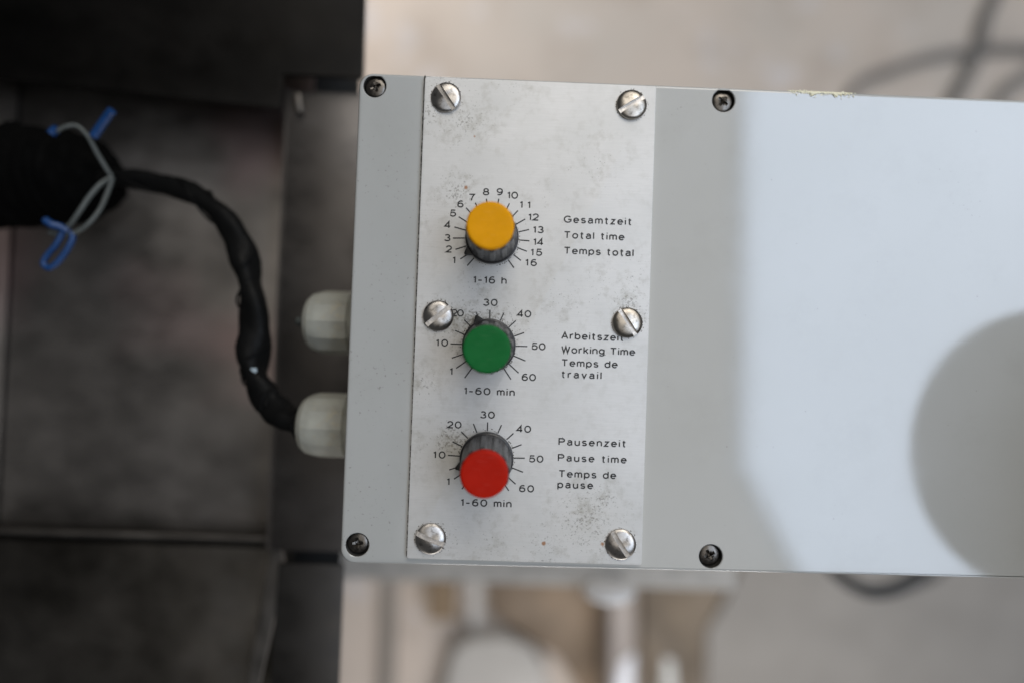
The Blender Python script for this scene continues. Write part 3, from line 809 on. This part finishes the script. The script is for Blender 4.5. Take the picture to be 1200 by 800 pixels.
plug = empty('cable_plug', U(60, 210, -55)); tag(plug, 'bulky black cable plug with blue ties and grey wire at the left edge', 'plug')
def ppart(o):
    o.parent = plug; o.matrix_parent_inverse = Matrix.Translation(-Vector(plug.location)); return o
zc = -58
pp = [U(-60, 208, zc), U(-10, 208, zc), U(40, 208, zc), U(80, 208, zc + 1), U(105, 208, zc + 3), U(122, 208, zc + 5), U(134, 208, zc + 8)]
def prad(t):
    ks = [(0, 19.5), (0.17, 19.5), (0.33, 19), (0.5, 18), (0.66, 15.5), (0.82, 9.5), (1, 3.4)]
    for (a, ra), (b, rb) in zip(ks, ks[1:]):
        if t <= b: return (ra + (rb - ra) * (t - a) / (b - a)) * MM
    return 3.4 * MM
m = MB(); m.tube(spline(pp, 8), lambda t: prad(t) * (1 + .03 * math.sin(t * 90)), 28)
o = m.build('plug_boot', M_BOOT, angle=60)
for v in o.data.vertices: v.co += v.normal * (noise.noise(v.co * 160) * 0.0018 + noise.noise(v.co * 500) * .0006)
ppart(o)
def wire(pxs, r, mat, name, z):
    m = MB(); m.tube(spline([U(a, b, z + (c if len(q) > 2 else 0)) for q in pxs for a, b, c in [(q + (0,))[:3]]], 8), r * MM, 12)
    return ppart(m.build(name, mat))
wz = -36
wire([(66, 155, 2), (76, 149, 2), (90, 148, 1), (103, 160, 0), (114, 180, -2), (126, 200, -4), (131, 207, -5)], 0.75, M_WIRE, 'grey_wire', wz)
wire([(131, 208, -5), (118, 216, -2), (104, 232, 0), (92, 250, 1), (80, 266, 0), (68, 274, -1), (58, 272, -1)], 0.85, M_WIRE, 'grey_wire', wz)
wire([(132, 209, -5), (126, 226, -4), (117, 246, -2), (104, 262, 0), (90, 272, 0), (78, 275, 0)], 0.75, M_WIRE, 'grey_wire', wz)
wire([(110, 160, 0), (118, 148, 1), (125, 138, 2), (131, 130, 3)], 1.45, M_BLUE, 'blue_cable_tie', wz)
wire([(60, 157, 2), (64, 153, 2), (67, 152, 2)], 1.5, M_BLUE, 'blue_cable_tie', wz)
wire([(53, 258, 2), (60, 263, 2), (70, 266, 1), (80, 272, 0)], 1.3, M_BLUE, 'blue_cable_tie', wz)
wire([(74, 272, 0), (66, 287, 0), (55, 300, 0), (51, 309, 0), (57, 314, 0), (66, 309, 0), (78, 294, 0), (85, 280, 0), (84, 272, 0)], 1.0, M_BLUE, 'blue_cable_tie', wz)

# ------------------------------------------------------------------ things lying on the floor
def floor_tube(name, pxs, r, col, label, cat, rough=0.6):
    fz = FZ + r
    p = [U(q[0], q[1], fz + (q[2] if len(q) > 2 else 0)) for q in pxs]
    m = MB(); m.tube(spline(p, 10), r * MM, 20)
    return tag(m.build(name, simple(name + '_rubber', col, rough, 0, .2, 40)), label, cat)
floor_tube('floor_cable', [(985, 135), (1005, 100), (1040, 84), (1080, 70), (1120, 62), (1160, 58), (1210, 58), (1260, 66)], 7.5, (0.18, 0.17, 0.16), 'grey cable lying in an arc on the floor beyond the box', 'cable')
floor_tube('floor_cable', [(1105, 140), (1128, 96), (1146, 62), (1152, 30), (1164, 0), (1190, -40), (1260, -80)], 9, (0.12, 0.118, 0.115), 'darkest thick cable running upward and crossing the arc cable', 'cable')
floor_tube('floor_cable', [(1150, 150), (1176, 110), (1206, 88), (1260, 70)], 9, (0.2, 0.195, 0.185), 'short grey cable at the right edge above the box', 'cable')
floor_tube('floor_hose', [(930, 600, 440), (960, 645, 440), (988, 677, 440), (1018, 692, 440), (1050, 688, 440), (1080, 670, 440), (1110, 635, 440)], 5.5, (0.006, 0.006, 0.006), 'black hose looping out below the right part of the box', 'hose', .4)
floor_tube('thin_cable', [(1050, 690, 30), (1075, 684, 30), (1100, 672, 30), (1118, 650, 30)], 4, (0.05, 0.05, 0.05), 'thin dark cable beside the black hose', 'cable', .4)
def slab(name, poly, z0, th, col, label, cat, var=.3):
    m = MB(); m.prism([(U(x, y, z0 + th).x, U(x, y, z0 + th).y) for x, y in poly], z0 * MM, (z0 + th) * MM)
    return tag(m.build(name, simple(name + '_surface', col, .75, 0, var, 12, .2, 60), bevel=0.0025), label, cat)
slab('wooden_board', [(572, 640), (700, 640), (705, 700), (706, 830), (690, 830), (655, 770), (610, 745), (572, 715)], FZ, 18, (0.27, 0.20, 0.14), 'brown wooden board on the floor left of the pale post', 'board', .5)
slab('wooden_board', [(752, 640), (870, 640), (845, 705), (826, 740), (822, 830), (752, 830)], FZ, 24, (0.215, 0.17, 0.125), 'dark brown wooden board on the floor right of the pale post', 'board', .5)
slab('wooden_block', [(500, 660), (534, 660), (534, 727), (500, 727)], FZ, 60, (0.27, 0.19, 0.115), 'small square brown wooden block below the timer plate', 'block', .4)
slab('stone_slab', [(522, 800), (530, 762), (552, 750), (590, 748), (622, 760), (640, 785), (650, 860), (505, 860)], FZ, 40, (0.43, 0.41, 0.385), 'light grey slab between the wooden block and the boards', 'slab', .15)
slab('pale_post', [(716, 690), (742, 690), (742, 860), (716, 860)], FZ, 90, (0.42, 0.37, 0.34), 'pale post standing between the two brown boards', 'post', .2)
slab('grey_strip', [(548, 640), (566, 640), (566, 740), (548, 738)], FZ, 20, (0.46, 0.44, 0.42), 'narrow grey strip right of the wooden block', 'strip', .15)
slab('dark_strip', [(452, 640), (464, 640), (458, 860), (444, 860)], FZ, 25, (0.26, 0.235, 0.21), 'narrow dark strip lying beside the machine', 'strip', .2)
slab('concrete_slab', [(880, 640), (1215, 640), (1250, 860), (828, 860), (828, 740), (850, 705)], FZ, 12, (0.30, 0.28, 0.258), 'large pale concrete slab at the right below the box', 'slab', .15)
slab('white_paper', [(728, 775), (744, 765), (740, 840), (712, 840)], FZ + 91, 3, (0.78, 0.79, 0.84), 'white paper scrap at the foot of the pale post', 'paper', .03)
slab('white_paper', [(778, 770), (790, 774), (794, 830), (776, 830)], FZ + 25, 4, (0.62, 0.62, 0.6), 'white paper scrap on the dark brown board', 'paper', .03)

# ------------------------------------------------------------------ the window mirrored in the lid, and an added round light blocker in front of it
def mirrored(px, py, H):
    p = U(px, py, 0); k = (175.0 + H) / 175.0
    return Vector((CAM.x + (p.x - CAM.x) * k, CAM.y + (p.y - CAM.y) * k, H * MM))
WH = 1460.0
win = empty('roof_window', mirrored(1300, 380, WH))
tag(win, 'bright roof window high above the right end of the box, mirrored in its lid', 'window')
mm_, nt, b = new_mat('daylit_pane')
nt.nodes.remove(b); e = N(nt, 'ShaderNodeEmission'); e.inputs[0].default_value = (0.70, 0.82, 1.0, 1); e.inputs[1].default_value = PANE_STRENGTH
L(nt, e.outputs[0], nt.nodes['Material Output'].inputs[0])
poly = [(868, 75), (866, 545), (932, 672), (940, 690), (1250, 690), (1250, 75)]
bm = MB(); vs = [bm.bm.verts.new(mirrored(x, y, WH)) for x, y in poly]; bm.bm.faces.new(vs)
pane = bm.build('pane', mm_, smooth=False)
pane.parent = win; pane.matrix_parent_inverse = Matrix.Translation(-Vector(win.location))
m = MB()
P = [mirrored(x, y, WH) for x, y in poly]
for a, b_ in zip(P, P[1:] + P[:1]): m.tube([a, b_], 0.012, 6)
fr = m.build('frame', simple('dark_window_frame', (0.05, 0.05, 0.05), .5)); fr.parent = win; fr.matrix_parent_inverse = Matrix.Translation(-Vector(win.location))
SH = 110.0  # added disc on a made-up arm, blocks the window in the lid's reflection
c = mirrored(1240, 530, SH); rad = (mirrored(1240 + 166, 530, SH) - c).length
shade = empty('round_light_blocker', c); tag(shade, 'unseen dark round disc added to block light over the right end of the box, mirrored in its lid', 'light blocker')
m = MB(); m.lathe([(rad * .96, 0.003), (rad, 0.0), (rad, .004), (rad * .8, .02), (rad * .4, .032), (.006, .036)], 64)
m.build('blocker_dish', simple('dark_blocker_surface', (0.05, 0.05, 0.05), .6, 0, .2, 30), shade)
m = MB(); m.tube([(0, 0, .034), (0.03, 0, .05), (0.5, 0.0, .055)], .004, 12); m.build('blocker_arm', M_BLK, shade)
